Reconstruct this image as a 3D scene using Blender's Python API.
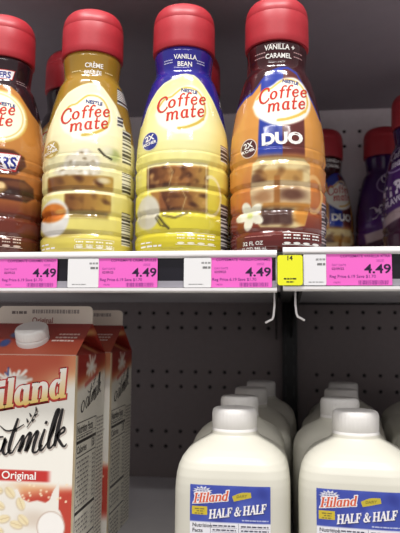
import bpy, bmesh, math, random
import numpy as np
from mathutils import Matrix, Vector

for o in list(bpy.data.objects):
    bpy.data.objects.remove(o)
S = bpy.context.scene
COL = S.collection
PI = math.pi
MM = 0.001
ZC = 1.250            # camera height above the shop floor (m)

# ------------------------------------------------------------------ camera
cam_data = bpy.data.cameras.new('camera')
cam = bpy.data.objects.new('camera', cam_data)
COL.objects.link(cam)
cam.matrix_world = (Matrix.Translation((0, 0, ZC)) @ Matrix.Rotation(math.radians(7.2), 4, 'Z')
                    @ Matrix.Rotation(math.radians(96.25), 4, 'X') @ Matrix.Rotation(math.radians(0.5), 4, 'Z'))
cam_data.sensor_fit = 'AUTO'
cam_data.sensor_width = 36.0
cam_data.lens = 620.0 / 533.0 * 36.0
cam_data.clip_start = 0.02
cam_data.dof.use_dof = True
cam_data.dof.focus_distance = 0.53
cam_data.dof.aperture_fstop = 9.5
S.camera = cam

# ------------------------------------------------------------------ light
S.view_settings.view_transform = 'Standard'
S.view_settings.look = 'None'
S.view_settings.gamma = 1.0
S.view_settings.use_curve_mapping = False
S.view_settings.exposure = 0.0

W = bpy.data.worlds.new('shop_ambient')
S.world = W
W.use_nodes = True
W.node_tree.nodes['Background'].inputs[0].default_value = (1.0, 0.96, 0.98, 1)
W.node_tree.nodes['Background'].inputs[1].default_value = 0.36


def area(name, loc, target, sx, sy, power, color=(1, 0.97, 0.95)):
    d = bpy.data.lights.new(name, 'AREA')
    d.shape = 'RECTANGLE'
    d.size, d.size_y, d.energy, d.color = sx, sy, power, color
    o = bpy.data.objects.new(name, d)
    COL.objects.link(o)
    o.location = loc
    o.rotation_euler = (Vector(target) - Vector(loc)).to_track_quat('-Z', 'Y').to_euler()
    return o


# two long fluorescent strips on the shop ceiling, end to end along the aisle
area('ceiling_strip_light', (-0.46, -0.10, 3.0), (-0.46, 0.0, 0), 0.62, 0.12, 25.5)
area('ceiling_strip_light', (0.34, -0.10, 3.0), (0.34, 0.0, 0), 0.62, 0.12, 25.5)


# the next row of strips, over the far side of the aisle
area('ceiling_strip_light', (-0.95, -2.1, 3.0), (-0.95, -1.7, 0), 1.55, 0.12, 27)
area('ceiling_strip_light', (0.85, -2.1, 3.0), (0.85, -1.7, 0), 1.55, 0.12, 27)

# ------------------------------------------------------------------ helpers
def L(c):
    """sRGB 0..255 -> linear"""
    a = np.asarray(c, float) / 255.0
    return np.where(a <= 0.04045, a / 12.92, ((a + 0.055) / 1.055) ** 2.4)


def nodes_of(name):
    m = bpy.data.materials.new(name)
    m.use_nodes = True
    nt = m.node_tree
    return m, nt, nt.nodes['Principled BSDF']


def mat(name, rgb, rough=0.5, metallic=0.0, coat=0.0, vary=0.04, scale=40.0, bump=0.0, sss=0.0, spec=0.5):
    m, nt, b = nodes_of(name)
    tc = nt.nodes.new('ShaderNodeTexCoord')
    nz = nt.nodes.new('ShaderNodeTexNoise')
    nz.inputs['Scale'].default_value = scale
    nz.inputs['Detail'].default_value = 3
    nt.links.new(tc.outputs['Object'], nz.inputs['Vector'])
    r = nt.nodes.new('ShaderNodeValToRGB')
    lin = L(rgb)
    r.color_ramp.elements[0].position = 0.3
    r.color_ramp.elements[1].position = 0.7
    r.color_ramp.elements[0].color = (*np.clip(lin * (1 - vary), 0, 1), 1)
    r.color_ramp.elements[1].color = (*np.clip(lin * (1 + vary), 0, 1), 1)
    nt.links.new(nz.outputs['Fac'], r.inputs['Fac'])
    nt.links.new(r.outputs['Color'], b.inputs['Base Color'])
    b.inputs['Roughness'].default_value = rough
    b.inputs['Metallic'].default_value = metallic
    b.inputs['Coat Weight'].default_value = coat
    b.inputs['Specular IOR Level'].default_value = spec
    if sss:
        b.inputs['Subsurface Weight'].default_value = sss
        b.inputs['Subsurface Radius'].default_value = (0.012, 0.011, 0.009)
        b.inputs['Subsurface Scale'].default_value = 1.0
    if bump:
        bp = nt.nodes.new('ShaderNodeBump')
        bp.inputs['Strength'].default_value = bump
        bp.inputs['Distance'].default_value = 0.0005
        nt.links.new(nz.outputs['Fac'], bp.inputs['Height'])
        nt.links.new(bp.outputs['Normal'], b.inputs['Normal'])
    return m


def print_mat(name, rough, coat=0.0, spec=0.5, bump=0.0, bscale=60.0):
    """printed film or board: the ink is the mesh's own 'ink' colours"""
    m, nt, b = nodes_of(name)
    a = nt.nodes.new('ShaderNodeAttribute')
    a.attribute_name = 'ink'
    nt.links.new(a.outputs['Color'], b.inputs['Base Color'])
    b.inputs['Roughness'].default_value = rough
    b.inputs['Coat Weight'].default_value = coat
    b.inputs['Coat Roughness'].default_value = 0.08
    b.inputs['Specular IOR Level'].default_value = spec
    tc = nt.nodes.new('ShaderNodeTexCoord')
    nz = nt.nodes.new('ShaderNodeTexNoise')
    nz.inputs['Scale'].default_value = bscale
    nt.links.new(tc.outputs['Object'], nz.inputs['Vector'])
    if bump:
        bp = nt.nodes.new('ShaderNodeBump')
        bp.inputs['Strength'].default_value = bump
        bp.inputs['Distance'].default_value = 0.002
        nt.links.new(nz.outputs['Fac'], bp.inputs['Height'])
        nt.links.new(bp.outputs['Normal'], b.inputs['Normal'])
    return m


M = {}
M['film'] = print_mat('shrink_film', 0.14, coat=0.4, bump=0.10, bscale=50)
M['board'] = print_mat('printed_carton_board', 0.42, bump=0.05, bscale=25)
M['paper'] = print_mat('printed_paper', 0.55, spec=0.3)
M['label'] = print_mat('printed_jug_label', 0.4)
M['red_cap'] = mat('red_cap_plastic', (182, 46, 56), 0.42, vary=0.03, bump=0.05, scale=300)
M['dark_red_cap'] = M['red_cap']
M['white_steel'] = mat('white_painted_steel', (232, 230, 230), 0.35, vary=0.02)
M['grey_steel'] = mat('grey_painted_steel', (176, 168, 166), 0.5, vary=0.03)
M['peg_shaded'] = mat('pegboard_paint', (128, 118, 118), 0.6, vary=0.03, bump=0.1, scale=120)  # lower boards: one pegboard paint, with their shade put into this darker tone
M['black'] = mat('black_steel', (14, 13, 15), 0.45, vary=0.1)
M['strip'] = mat('black_strip_plastic', (26, 24, 32), 0.25, vary=0.1)
M['strip_clear'] = mat('clear_strip_edge', (150, 148, 156), 0.2, vary=0.05)
M['jug'] = mat('milk_jug_plastic', (209, 207, 193), 0.38, vary=0.01, scale=20)
M['jug_cap'] = mat('white_cap_plastic', (232, 230, 226), 0.4, vary=0.01)
M['deck_shaded'] = mat('shelf_deck_paint_shaded', (134, 126, 133), 0.5, vary=0.03)  # shelf paint darkened to put the underside's shade into its colour
M['peg_lit'] = mat('pegboard_paint_lit', (214, 206, 208), 0.6, vary=0.03, bump=0.1, scale=120)  # upper boards: same paint lightened to stand for the light falling there
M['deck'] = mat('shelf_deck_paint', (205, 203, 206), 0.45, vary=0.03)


def mesh_obj(name, verts, faces, material, parent=None, smooth=False, ink=None):
    me = bpy.data.meshes.new(name)
    me.from_pydata([tuple(v) for v in verts], [], [tuple(f) for f in faces])
    me.materials.append(material)
    if smooth:
        me.polygons.foreach_set('use_smooth', [True] * len(me.polygons))
    if ink is not None:
        at = me.color_attributes.new('ink', 'FLOAT_COLOR', 'POINT')
        c = np.ones((len(verts), 4), np.float32)
        c[:, :3] = L(np.clip(np.asarray(ink, float), 0, 255))
        at.data.foreach_set('color', c.ravel())
    me.update()
    o = bpy.data.objects.new(name, me)
    COL.objects.link(o)
    if parent:
        o.parent = parent
    return o


def bm_obj(name, bm, material, parent=None, smooth=None):
    bmesh.ops.recalc_face_normals(bm, faces=bm.faces[:])
    me = bpy.data.meshes.new(name)
    bm.to_mesh(me)
    bm.free()
    me.materials.append(material)
    o = bpy.data.objects.new(name, me)
    COL.objects.link(o)
    if smooth is not None:
        me.polygons.foreach_set('use_smooth', [True] * len(me.polygons))
        if smooth < 3:
            me.set_sharp_from_angle(angle=smooth)
    if parent:
        o.parent = parent
    return o


def box(bm, x0, x1, y0, y1, z0, z1, bevel=0.0):
    r = bmesh.ops.create_cube(bm, size=1.0)
    vs = r['verts']
    for v in vs:
        v.co = Vector((x0 + (v.co.x + .5) * (x1 - x0), y0 + (v.co.y + .5) * (y1 - y0), z0 + (v.co.z + .5) * (z1 - z0)))
    if bevel:
        es = list({e for v in vs for e in v.link_edges})
        bmesh.ops.bevel(bm, geom=es, offset=bevel, segments=2, profile=0.5, affect='EDGES')


def prism_x(bm, prof, x0, x1):
    """profile [(y,z)] extruded along x"""
    a = [bm.verts.new((x0, y, z)) for y, z in prof]
    b = [bm.verts.new((x1, y, z)) for y, z in prof]
    n = len(prof)
    for i in range(n):
        bm.faces.new((a[i], a[(i + 1) % n], b[(i + 1) % n], b[i]))
    bm.faces.new(a)
    bm.faces.new(b[::-1])


def tube(bm, pts, r, n=8):
    pts = [Vector(p) for p in pts]
    rings = []
    for i, p in enumerate(pts):
        d = (pts[min(i + 1, len(pts) - 1)] - pts[max(i - 1, 0)]).normalized()
        q = d.to_track_quat('Z', 'Y')
        rings.append([bm.verts.new(p + q @ Vector((r * math.cos(2 * PI * k / n), r * math.sin(2 * PI * k / n), 0))) for k in range(n)])
    for a, b in zip(rings, rings[1:]):
        for k in range(n):
            bm.faces.new((a[k], a[(k + 1) % n], b[(k + 1) % n], b[k]))
    bm.faces.new(rings[0][::-1])
    bm.faces.new(rings[-1])


def lathe(prof, n=64, rib=0.0, ribs=0, ribz=None):
    """profile [(r,z)] in mm, bottom to top; returns verts, faces"""
    V, F_ = [], []
    for r, z in prof:
        for k in range(n):
            a = 2 * PI * k / n
            rr = r
            if rib and ribz and ribz[0] <= z <= ribz[1]:
                rr += rib * (1 if (k * ribs * 2 // n) % 2 else 0)
            V.append((rr * math.cos(a) * MM, rr * math.sin(a) * MM, z * MM))
    for i in range(len(prof) - 1):
        for k in range(n):
            F_.append((i * n + k, i * n + (k + 1) % n, (i + 1) * n + (k + 1) % n, (i + 1) * n + k))
    F_.append(tuple(range(n))[::-1])
    F_.append(tuple((len(prof) - 1) * n + k for k in range(n)))
    return V, F_


def thing(name, label, cat, loc, rz=0.0, group=None):
    o = bpy.data.objects.new(name, None)
    o.empty_display_size = 0.02
    COL.objects.link(o)
    o.location = loc
    o.rotation_euler = (0, 0, rz)
    return tag(o, label, cat, group)


def tag(o, label, cat, group=None):
    o['label'] = label
    o['category'] = cat
    if group:
        o['group'] = group
    return o


def dup(root, loc, rz, label, group=None, scale=None):
    def cp(o, parent):
        c = o.copy()
        COL.objects.link(c)
        c.parent = parent
        for ch in list(o.children):
            cp(ch, c)
        return c
    r = cp(root, None)
    r.location = loc
    r.rotation_euler = (0, 0, rz)
    if scale:
        r.scale = (scale,) * 3
    r['label'] = label
    if group:
        r['group'] = group
    return r


# ------------------------------------------------------------------ printing
class Print:
    """collects printed sheets and lettering on one surface as one mesh"""

    def __init__(self):
        self.V, self.F, self.C = [], [], []
        self.n = 0

    def add(self, verts, faces, cols):
        self.V.extend(verts)
        self.F.extend([tuple(i + self.n for i in f) for f in faces])
        self.C.extend(cols)
        self.n += len(verts)

    def grid(self, P, colors):
        """P: (ny,nx,3) points, colors (ny,nx,3)"""
        ny, nx = P.shape[:2]
        idx = np.arange(ny * nx).reshape(ny, nx)
        f = np.stack([idx[:-1, :-1], idx[:-1, 1:], idx[1:, 1:], idx[1:, :-1]], -1).reshape(-1, 4)
        self.add(P.reshape(-1, 3).tolist(), f.tolist(), colors.reshape(-1, 3).tolist())

    def ink(self, tris, fn, col):
        """tris: (verts2d (n,2), faces); fn maps 2d array -> 3d array; col rgb or function of 2d array"""
        v, f = tris
        v = np.asarray(v, float)
        if not len(v):
            return
        c = col(v) if callable(col) else np.repeat(np.asarray(col, float)[None], len(v), 0)
        self.add(fn(v).tolist(), f, c.tolist())

    def build(self, name, material, parent, smooth=True):
        return mesh_obj(name, self.V, self.F, material, parent, smooth, self.C)


_tc = {}


def text(body, size, bold=0.0, shear=0.0, width=1.0):
    """sans lettering as flat triangles; cap height about 0.7*size, origin at left baseline"""
    key = (body, bold, shear)
    if key not in _tc:
        cu = bpy.data.curves.new('lettering', 'FONT')
        cu.body = body
        cu.size = 1.0
        cu.shear = shear
        cu.offset = bold
        cu.resolution_u = 3
        ob = bpy.data.objects.new('lettering', cu)
        me = bpy.data.meshes.new_from_object(ob)
        v = np.array([p.co[:2] for p in me.vertices]).reshape(-1, 2)
        f = [tuple(p.vertices) for p in me.polygons]
        bpy.data.objects.remove(ob)
        bpy.data.curves.remove(cu)
        bpy.data.meshes.remove(me)
        _tc[key] = (v, f)
    v, f = _tc[key]
    return v * np.array([size * width, size]), f


def place(tris, x, y, rot=0.0, align='L', down=True):
    """move lettering to x,y (drawing units, y grows downwards when down)"""
    v, f = tris
    if not len(v):
        return v, f
    v = v.copy()
    if align == 'C':
        v[:, 0] -= (v[:, 0].min() + v[:, 0].max()) / 2
    elif align == 'R':
        v[:, 0] -= v[:, 0].max()
    a = math.radians(rot)
    c, s = math.cos(a), math.sin(a)
    w = np.stack([v[:, 0] * c - v[:, 1] * s, v[:, 0] * s + v[:, 1] * c], 1)
    if down:
        w[:, 1] *= -1
    return w + np.array([x, y]), f


def join(ts):
    V, F_, n = [], [], 0
    for v, f in ts:
        V.append(np.asarray(v).reshape(-1, 2))
        F_ += [tuple(i + n for i in g) for g in f]
        n += len(v)
    return np.concatenate(V) if V else np.zeros((0, 2)), F_


def smooth_pts(pts, sub=5):
    p = np.array(pts, float)
    if len(p) < 3:
        return p
    out = []
    q = np.vstack([2 * p[0] - p[1], p, 2 * p[-1] - p[-2]])
    for i in range(1, len(q) - 2):
        for t in np.linspace(0, 1, sub, endpoint=False):
            a, b, c, d = q[i - 1], q[i], q[i + 1], q[i + 2]
            out.append(.5 * (2 * b + (c - a) * t + (2 * a - 5 * b + 4 * c - d) * t * t + (3 * b - a - 3 * c + d) * t ** 3))
    out.append(p[-1])
    return np.array(out)


def ribbon(pts, w, grow=0.0, sub=5):
    """stroke with a width per point -> quads"""
    w = np.broadcast_to(np.asarray(w, float), (len(pts),))
    p = smooth_pts(np.column_stack([np.array(pts, float), w]), sub)
    xy, ww = p[:, :2], np.maximum(p[:, 2], 0.005) + grow * 2
    d = np.gradient(xy, axis=0)
    d /= np.maximum(np.hypot(d[:, 0], d[:, 1]), 1e-9)[:, None]
    if grow:
        xy = xy.copy()
        xy[0] -= d[0] * grow
        xy[-1] += d[-1] * grow
    nrm = np.stack([-d[:, 1], d[:, 0]], 1)
    a, b = xy + nrm * ww[:, None] / 2, xy - nrm * ww[:, None] / 2
    n = len(xy)
    return np.vstack([a, b]), [(i, i + 1, n + i + 1, n + i) for i in range(n - 1)]


# drawn letters: strokes (points, widths); cap height 1, x-height .66
TK, TN, SF = .19, .07, .08


def _ser(x, y, h=.17):
    return ([(x - h, y), (x + h, y)], [SF, SF])


def _o(cx, cy, rx, ry, a0=0, a1=360, n=14, tk=TK, tn=TN):
    P_, W_ = [], []
    for i in range(n + 1):
        a = math.radians(a0 + (a1 - a0) * i / n)
        P_.append((cx + rx * math.cos(a), cy + ry * math.sin(a)))
        W_.append(tn + (tk - tn) * abs(math.cos(a)))
    return (P_, W_)


GL = {
    'H': (.86, [([(.16, 0), (.16, 1)], TK), ([(.68, 0), (.68, 1)], TK), ([(.16, .5), (.68, .5)], TN), _ser(.16, .03), _ser(.16, .97), _ser(.68, .03), _ser(.68, .97)]),
    'A': (.84, [([(.12, 0), (.42, 1)], TN), ([(.40, 1), (.70, 0)], TK), ([(.22, .33), (.58, .33)], TN), _ser(.12, .03, .12), _ser(.70, .03, .16)]),
    'L': (.70, [([(.16, 0), (.16, 1)], TK), _ser(.16, .97), ([(.02, .04), (.58, .04)], SF), ([(.58, .0), (.60, .30)], [.1, .04])]),
    'F': (.66, [([(.16, 0), (.16, 1)], TK), _ser(.16, .03), ([(.02, .96), (.58, .96)], SF), ([(.56, 1), (.59, .72)], [.1, .04]), ([(.16, .5), (.44, .5)], TN), ([(.44, .64), (.44, .36)], [.06, .06])]),
    '&': (.92, [([(.82, .05), (.62, .12), (.30, .60), (.26, .82), (.40, .96), (.54, .82), (.46, .62), (.20, .42), (.10, .22), (.24, .03), (.48, .05), (.70, .30), (.80, .52)],
                 [.14, .16, .17, .10, .08, .10, .08, .12, .17, .12, .08, .06, .05]), ([(.68, .54), (.92, .54)], [.06, .06])]),
    'i': (.34, [([(.16, 0), (.16, .66)], TK), _ser(.16, .03, .15), ([(.03, .63), (.2, .63)], SF), ([(.16, .78), (.16, .97)], [.2, .2])]),
    'l': (.34, [([(.16, 0), (.16, 1)], TK), _ser(.16, .03, .15), ([(.03, .97), (.2, .97)], SF)]),
    'a': (.62, [([(.44, .66), (.44, .10), (.50, .03), (.60, .06)], [TK, TK, .12, .05]), _o(.26, .33, .17, .30, 60, 300)]),
    'n': (.70, [([(.15, 0), (.15, .66)], TK), _ser(.15, .03, .14), ([(.02, .63), (.18, .63)], SF), ([(.18, .44), (.30, .60), (.44, .60), (.52, .46), (.52, 0)], [.06, .08, .14, TK, TK]), _ser(.52, .03, .14)]),
    'd': (.66, [([(.47, 1), (.47, .03)], TK), ([(.34, .97), (.5, .97)], SF), ([(.44, .03), (.62, .03)], SF), _o(.26, .33, .17, .30, 50, 310)]),
    'C': (.80, [([(.70, .72), (.66, .92), (.48, .98), (.24, .86), (.12, .50), (.22, .14), (.46, .0), (.68, .12), (.76, .26)], [.17, .13, .08, .15, .19, .15, .09, .08, .04])]),
    'o': (.60, [_o(.29, .33, .2, .30)]),
    'f': (.42, [([(.52, .90), (.42, .99), (.28, .92), (.22, .70), (.20, -.02)], [.13, .08, .12, .17, .16]), ([(.04, .62), (.42, .62)], [.07, .07])]),
    'e': (.56, [([(.11, .34), (.44, .38), (.44, .54), (.30, .64), (.14, .50), (.11, .28), (.22, .05), (.38, .05), (.50, .18)], [.06, .06, .12, .07, .15, .18, .12, .08, .04])]),
    'm': (.98, [([(.13, 0), (.13, .66)], TK), ([(.15, .44), (.26, .60), (.38, .60), (.45, .46), (.45, 0)], [.06, .08, .13, .17, .17]), ([(.47, .44), (.58, .60), (.70, .60), (.77, .46), (.77, .05), (.90, .03)], [.06, .08, .13, .17, .16, .05]), ([(.02, .62), (.15, .63)], SF)]),
    't': (.46, [([(.20, .92), (.18, .16), (.26, .03), (.42, .10)], [.10, .17, .14, .05]), ([(.04, .62), (.42, .62)], [.07, .07])]),
    ' ': (.30, []),
}


def serif(body, h, shear=0.25, width=1.0, grow=0.0, track=0.0, wt=1.0, thin=0.0):
    ts, x = [], 0.0
    for ch in body:
        adv, strokes = GL[ch]
        for pts, w in strokes:
            v, f = ribbon(pts, np.maximum(np.asarray(w) * wt, thin), grow / h)
            v = v.copy()
            v[:, 0] = (v[:, 0] + x) * width + v[:, 1] * shear
            ts.append((v * h, f))
        x += adv + track
    return join(ts)


def brush(strokes, grow=0.0):
    return join([ribbon(p, w, grow, 6) for p, w in strokes])


def rects(rs, step=3.5):
    """rectangles cut into strips along x so that they can follow a curved surface"""
    V, F_ = [], []
    for x0, y0, x1, y1 in rs:
        k = max(1, int(abs(x1 - x0) / step + .5))
        n = len(V)
        for i in range(k + 1):
            x = x0 + (x1 - x0) * i / k
            V += [(x, y0), (x, y1)]
        F_ += [(n + 2 * i, n + 2 * i + 2, n + 2 * i + 3, n + 2 * i + 1) for i in range(k)]
    return np.array(V, float), F_


def dashes(x0, x1, y, h, seed, gap=.3, mean=3.0):
    """a line of small illegible type"""
    rnd = random.Random(seed)
    rs, x = [], x0
    while x < x1:
        w = min(rnd.uniform(.5, 1.5) * mean, x1 - x)
        rs.append((x, y - h, x + w, y))
        x += w + gap * mean
    return rects(rs)


def frame(x0, y0, x1, y1, t):
    return rects([(x0, y0, x1, y0 + t), (x0, y1 - t, x1, y1), (x0, y0, x0 + t, y1), (x1 - t, y0, x1, y1)])


def rings(cx, cy, pts, k=4):
    """star-shaped outline (offsets from a centre) filled with concentric rings"""
    p = np.array(pts, float)
    n = len(p)
    V = [np.array([[cx, cy]])] + [np.array([cx, cy]) + p * (i / k) for i in range(1, k + 1)]
    F_ = [(0, 1 + a, 1 + (a + 1) % n) for a in range(n)]
    for i in range(k - 1):
        o = 1 + i * n
        F_ += [(o + a, o + n + a, o + n + (a + 1) % n, o + (a + 1) % n) for a in range(n)]
    return np.concatenate(V), F_


def disc(cx, cy, rx, ry, n=28):
    return rings(cx, cy, [(rx * math.cos(2 * PI * k / n), ry * math.sin(2 * PI * k / n)) for k in range(n)])


# painting on arrays
def sm(a, b, x):
    t = np.clip((x - a) / (b - a), 0, 1)
    return t * t * (3 - 2 * t)


def mix(c, new, m):
    return c + (np.asarray(new, float) - c) * m[..., None]


def ell(x, y, cx, cy, rx, ry, soft=.12):
    d = np.hypot((x - cx) / rx, (y - cy) / ry)
    return 1 - sm(1 - soft, 1 + soft, d)


def rect(x, y, x0, y0, x1, y1, s=1.0):
    return sm(x0 - s, x0 + s, x) * (1 - sm(x1 - s, x1 + s, x)) * sm(y0 - s, y0 + s, y) * (1 - sm(y1 - s, y1 + s, y))


def under(x, y, pts, s=.8):
    """1 below the drawn curve (y grows downwards)"""
    p = np.array(pts, float)
    yy = np.interp(x, p[:, 0], p[:, 1])
    return sm(-s, s, y - yy)


def poly(x, y, pts, s=.8):
    """soft mask of a polygon"""
    p = np.array(pts, float)
    q = np.roll(p, -1, 0)
    ins = np.zeros(x.shape, bool)
    dist = np.full(x.shape, 1e9)
    for (ax, ay), (bx, by) in zip(p, q):
        if ay != by:
            c = (ay > y) != (by > y)
            ins ^= c & (x < (bx - ax) * (y - ay) / (by - ay) + ax)
        l2 = (bx - ax) ** 2 + (by - ay) ** 2 + 1e-12
        t = np.clip(((x - ax) * (bx - ax) + (y - ay) * (by - ay)) / l2, 0, 1)
        dist = np.minimum(dist, np.hypot(x - ax - t * (bx - ax), y - ay - t * (by - ay)))
    sd = np.where(ins, dist, -dist)
    return sm(-s, s, sd)


def line(x, y, pts, w, s=.6):
    p = np.array(pts, float)
    dist = np.full(x.shape, 1e9)
    for (ax, ay), (bx, by) in zip(p, p[1:]):
        l2 = (bx - ax) ** 2 + (by - ay) ** 2 + 1e-12
        t = np.clip(((x - ax) * (bx - ax) + (y - ay) * (by - ay)) / l2, 0, 1)
        dist = np.minimum(dist, np.hypot(x - ax - t * (bx - ax), y - ay - t * (by - ay)))
    return 1 - sm(w / 2 - s, w / 2 + s, dist)


def noise(x, y, f, seed=0):
    r = np.random.RandomState(seed)
    n = np.zeros(x.shape)
    for k in range(7):
        a = r.uniform(0, 2 * PI)
        ff = f * r.uniform(.6, 1.8)
        n += np.sin((x * math.cos(a) + y * math.sin(a)) * ff + r.uniform(0, 6))
    return n / 7 * 1.6


# ------------------------------------------------------------------ setting
def z(mm):
    return ZC + mm * MM


def pegboard(name, x0, x1, z0, z1, px, pz, hx, hz, paint):
    """sheet with real round holes; pairs of hole rows with two blank rows between"""
    bm = bmesh.new()
    Y = 950.0
    N = 12
    i0, i1 = math.ceil((x0 - hx) / px - .5), math.floor((x1 - hx) / px + .5)
    j0, j1 = math.ceil((z0 - hz) / pz), math.floor((z1 - hz) / pz)
    R_ = 2.9
    for j in range(j0, j1 + 1):
        for i in range(i0, i1 + 1):
            cx, cz = hx + i * px, hz + j * pz
            a, b = max(cx - px / 2, x0), min(cx + px / 2, x1)
            c, d = max(cz - pz / 2, z0), min(cz + pz / 2, z1)
            if b - a < .5 or d - c < .5:
                continue
            full = b - a > px - .1 and d - c > pz - .1
            cs = [(a, c), (b, c), (b, d), (a, d)]
            if full and (-j) % 4 in (0, 1):
                ring = [bm.verts.new(((cx + R_ * math.cos(2 * PI * k / N - 3 * PI / 4)) * MM, Y * MM, z(cz + R_ * math.sin(2 * PI * k / N - 3 * PI / 4)))) for k in range(N)]
                deep = [bm.verts.new((v.co.x, Y * MM + .004, v.co.z)) for v in ring]
                cv = [bm.verts.new((x * MM, Y * MM, z(zz))) for x, zz in cs]
                q = N // 4
                for s_ in range(4):
                    seg = [ring[(s_ * q + k) % N] for k in range(q + 1)]
                    bm.faces.new([cv[s_], cv[(s_ + 1) % 4]] + seg[::-1])
                for k in range(N):
                    bm.faces.new((ring[k], ring[(k + 1) % N], deep[(k + 1) % N], deep[k]))
            else:
                bm.faces.new([bm.verts.new((x * MM, Y * MM, z(zz))) for x, zz in cs])
    bmesh.ops.remove_doubles(bm, verts=bm.verts[:], dist=1e-5)
    o = bm_obj(name, bm, M[paint])
    o['kind'] = 'structure'
    return o


pegboard('wall_back', -950, 10, -262, 56, 22.2, 22.35, -214.3, 32.3, 'peg_shaded')
pegboard('wall_back.001', 25, 950, -262, 57, 23.1, 23.25, 56.7, 34.6, 'peg_shaded')
pegboard('wall_back.002', -950, 10, 57, 420, 22.2, 22.35, -214.3, 32.3, 'peg_lit')
pegboard('wall_back.003', 25, 950, 58, 420, 23.1, 23.25, 56.7, 34.6, 'peg_lit')
bm = bmesh.new()
box(bm, -.98, .98, .958, .966, z(-300), z(460))
o = bm_obj('wall_backing', bm, M['black'])
o['kind'] = 'structure'

bm = bmesh.new()
box(bm, -2.4, 2.4, -4.0, .96, -.05, 0.0)
o = bm_obj('floor', bm, mat('shop_floor_tile', (200, 195, 188), .35, vary=.05, scale=6))
o['kind'] = 'structure'

# slotted upright post between the two bays
up = thing('shelf_upright', 'dark slotted steel upright post between the left and right shelf bays', 'post', (.017, .947, z(-300)))
bm = bmesh.new()
box(bm, -.0110, .0110, -.010, .010, 0, .76, .0012)
bm_obj('post', bm, M['black'], up)
bm = bmesh.new()
for k in range(24):
    for sx in (-.006, .006):
        box(bm, sx - .0012, sx + .0012, -.0112, -.0098, .03 + k * .03, .03 + k * .03 + .016)
bm_obj('slots', bm, mat('slot_edge', (44, 42, 46), .5), up)


def shelf(x0, x1, top, label, lip=True, hook=None, bracket=None, front=500.0, drop=34.0, thick=20.0, paint='deck'):
    """steel deck with a turned-down front that holds the price strip"""
    t = thing('steel_shelf', label, 'shelf', ((x0 + x1) / 2 * MM, .72, z(top)))
    cx = (x0 + x1) / 2
    f = (front - 720) * MM
    w0, w1 = (x0 - cx) * MM, (x1 - cx) * MM
    bm = bmesh.new()
    box(bm, w0, w1, f + .006, .222, -thick * MM, 0, .001)
    bm_obj('deck', bm, M[paint], t)
    d = drop * MM
    bm = bmesh.new()
    prism_x(bm, [(f + .010, 0), (f + .001, 0), (f - .0015, -.001), (f - .003, -.003), (f - .003, -.0045), (f - .001, -.0062),
                 (f + .0015, -.0062), (f + .0015, -d + .0035), (f - .0028, -d + .003), (f - .0028, -d + .0008), (f - .001, -d), (f + .010, -d), (f + .010, -d + .002), (f + .004, -d + .003), (f + .004, -.008), (f + .010, -.008)], w0, w1)
    bm_obj('price_rail', bm, M['white_steel'], t, smooth=.6)
    bm = bmesh.new()
    box(bm, w0 + .001, w1 - .001, f + .0005, f + .0014, -d + .0036, -.0063)
    bm_obj('rail_insert', bm, M['strip'], t)
    bm = bmesh.new()
    box(bm, w0 + .001, w1 - .001, f - .0006, f + .0004, -d + .0036, -d + .0090)
    bm_obj('clear_strip', bm, M['strip_clear'], t)
    if bracket is not None:
        bx = (bracket - cx) * MM
        bm = bmesh.new()
        bm2 = [(f + .022, -thick * MM - .0002), (.219, -thick * MM - .0002), (.219, -.075), (.15, -.060), (f + .022, -.034)]
        prism_x(bm, bm2, bx - .0013, bx + .0013)
        bm_obj('bracket', bm, M['black'], t)
    if hook is not None:
        hx, sg = hook
        hx = (hx - cx) * MM
        bm = bmesh.new()
        yy = f + .016
        tube(bm, [(hx, yy, -d + .012), (hx, yy, -d - .010), (hx + sg * .0008, yy, -.0530), (hx + sg * .0018, yy, -.0555), (hx + sg * .004, yy, -.0565), (hx + sg * .0075, yy, -.0585)], .0009)
        bm_obj('wire_hook', bm, M['white_steel'], t, smooth=3)
    return t


shelf(-940, -.8, 68.4, 'left white steel shelf carrying the row of yellow and brown creamer bottles', hook=(-3.0, -1), bracket=-2.6)
shelf(4.0, 940, 70.6, 'right white steel shelf with the yellow tag at its left end', hook=(14.2, 1), bracket=19.0, drop=35.0, thick=22)
shelf(-940, -.8, 366, 'shelf overhead on the left whose dark underside shows above the creamers', thick=21, front=545.0, paint='deck_shaded')
shelf(4.0, 940, 366, 'shelf overhead on the right whose dark underside shows at top right', thick=21, front=545.0, paint='deck_shaded')
shelf(-940, 940, -213, 'bottom steel shelf under the milk jugs and oatmilk cartons')

# ------------------------------------------------------------------ creamer bottles
PROF = [(0, 36), (1.5, 39.5), (4, 41.3), (9, 42.3), (14, 42.5), (16, 41.6), (17.3, 40.9), (18.6, 41.6), (20.5, 42.6), (31, 42.7), (33, 41.8), (34.5, 41.0), (36, 41.8), (38, 42.7),
        (52, 42.8), (54.2, 41.8), (55.7, 41.0), (57.2, 41.8), (59.4, 42.8), (73.5, 42.8), (75.6, 41.9), (77.1, 41.2), (78.6, 41.9), (80.8, 42.7), (87, 42.7), (88.5, 42.2), (90, 42.4), (97, 42.3), (107, 41.5), (121, 39.4), (133, 37.3), (143, 35.0), (150, 33.1),
        (156, 31.3), (160, 29.9), (162.5, 28.6), (165, 27.1), (167, 26.3), (169, 25.9), (172, 25.9), (176, 26.2), (180, 26.6), (184, 27.1), (186, 27.3), (187.6, 27.0), (189, 26.4), (194, 25.5)]
PZ = np.array([p[0] for p in PROF], float)
PR = np.array([p[1] for p in PROF], float)


def br(v):
    return np.interp(v, PZ, PR)


ZS = np.unique(np.concatenate([np.arange(0, 194.01, 1.0), PZ]))
TH = np.concatenate([np.arange(-96, 96.1, 1.35), np.arange(106, 263, 10)])
TH = np.radians(np.append(TH, 264.0))


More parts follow.
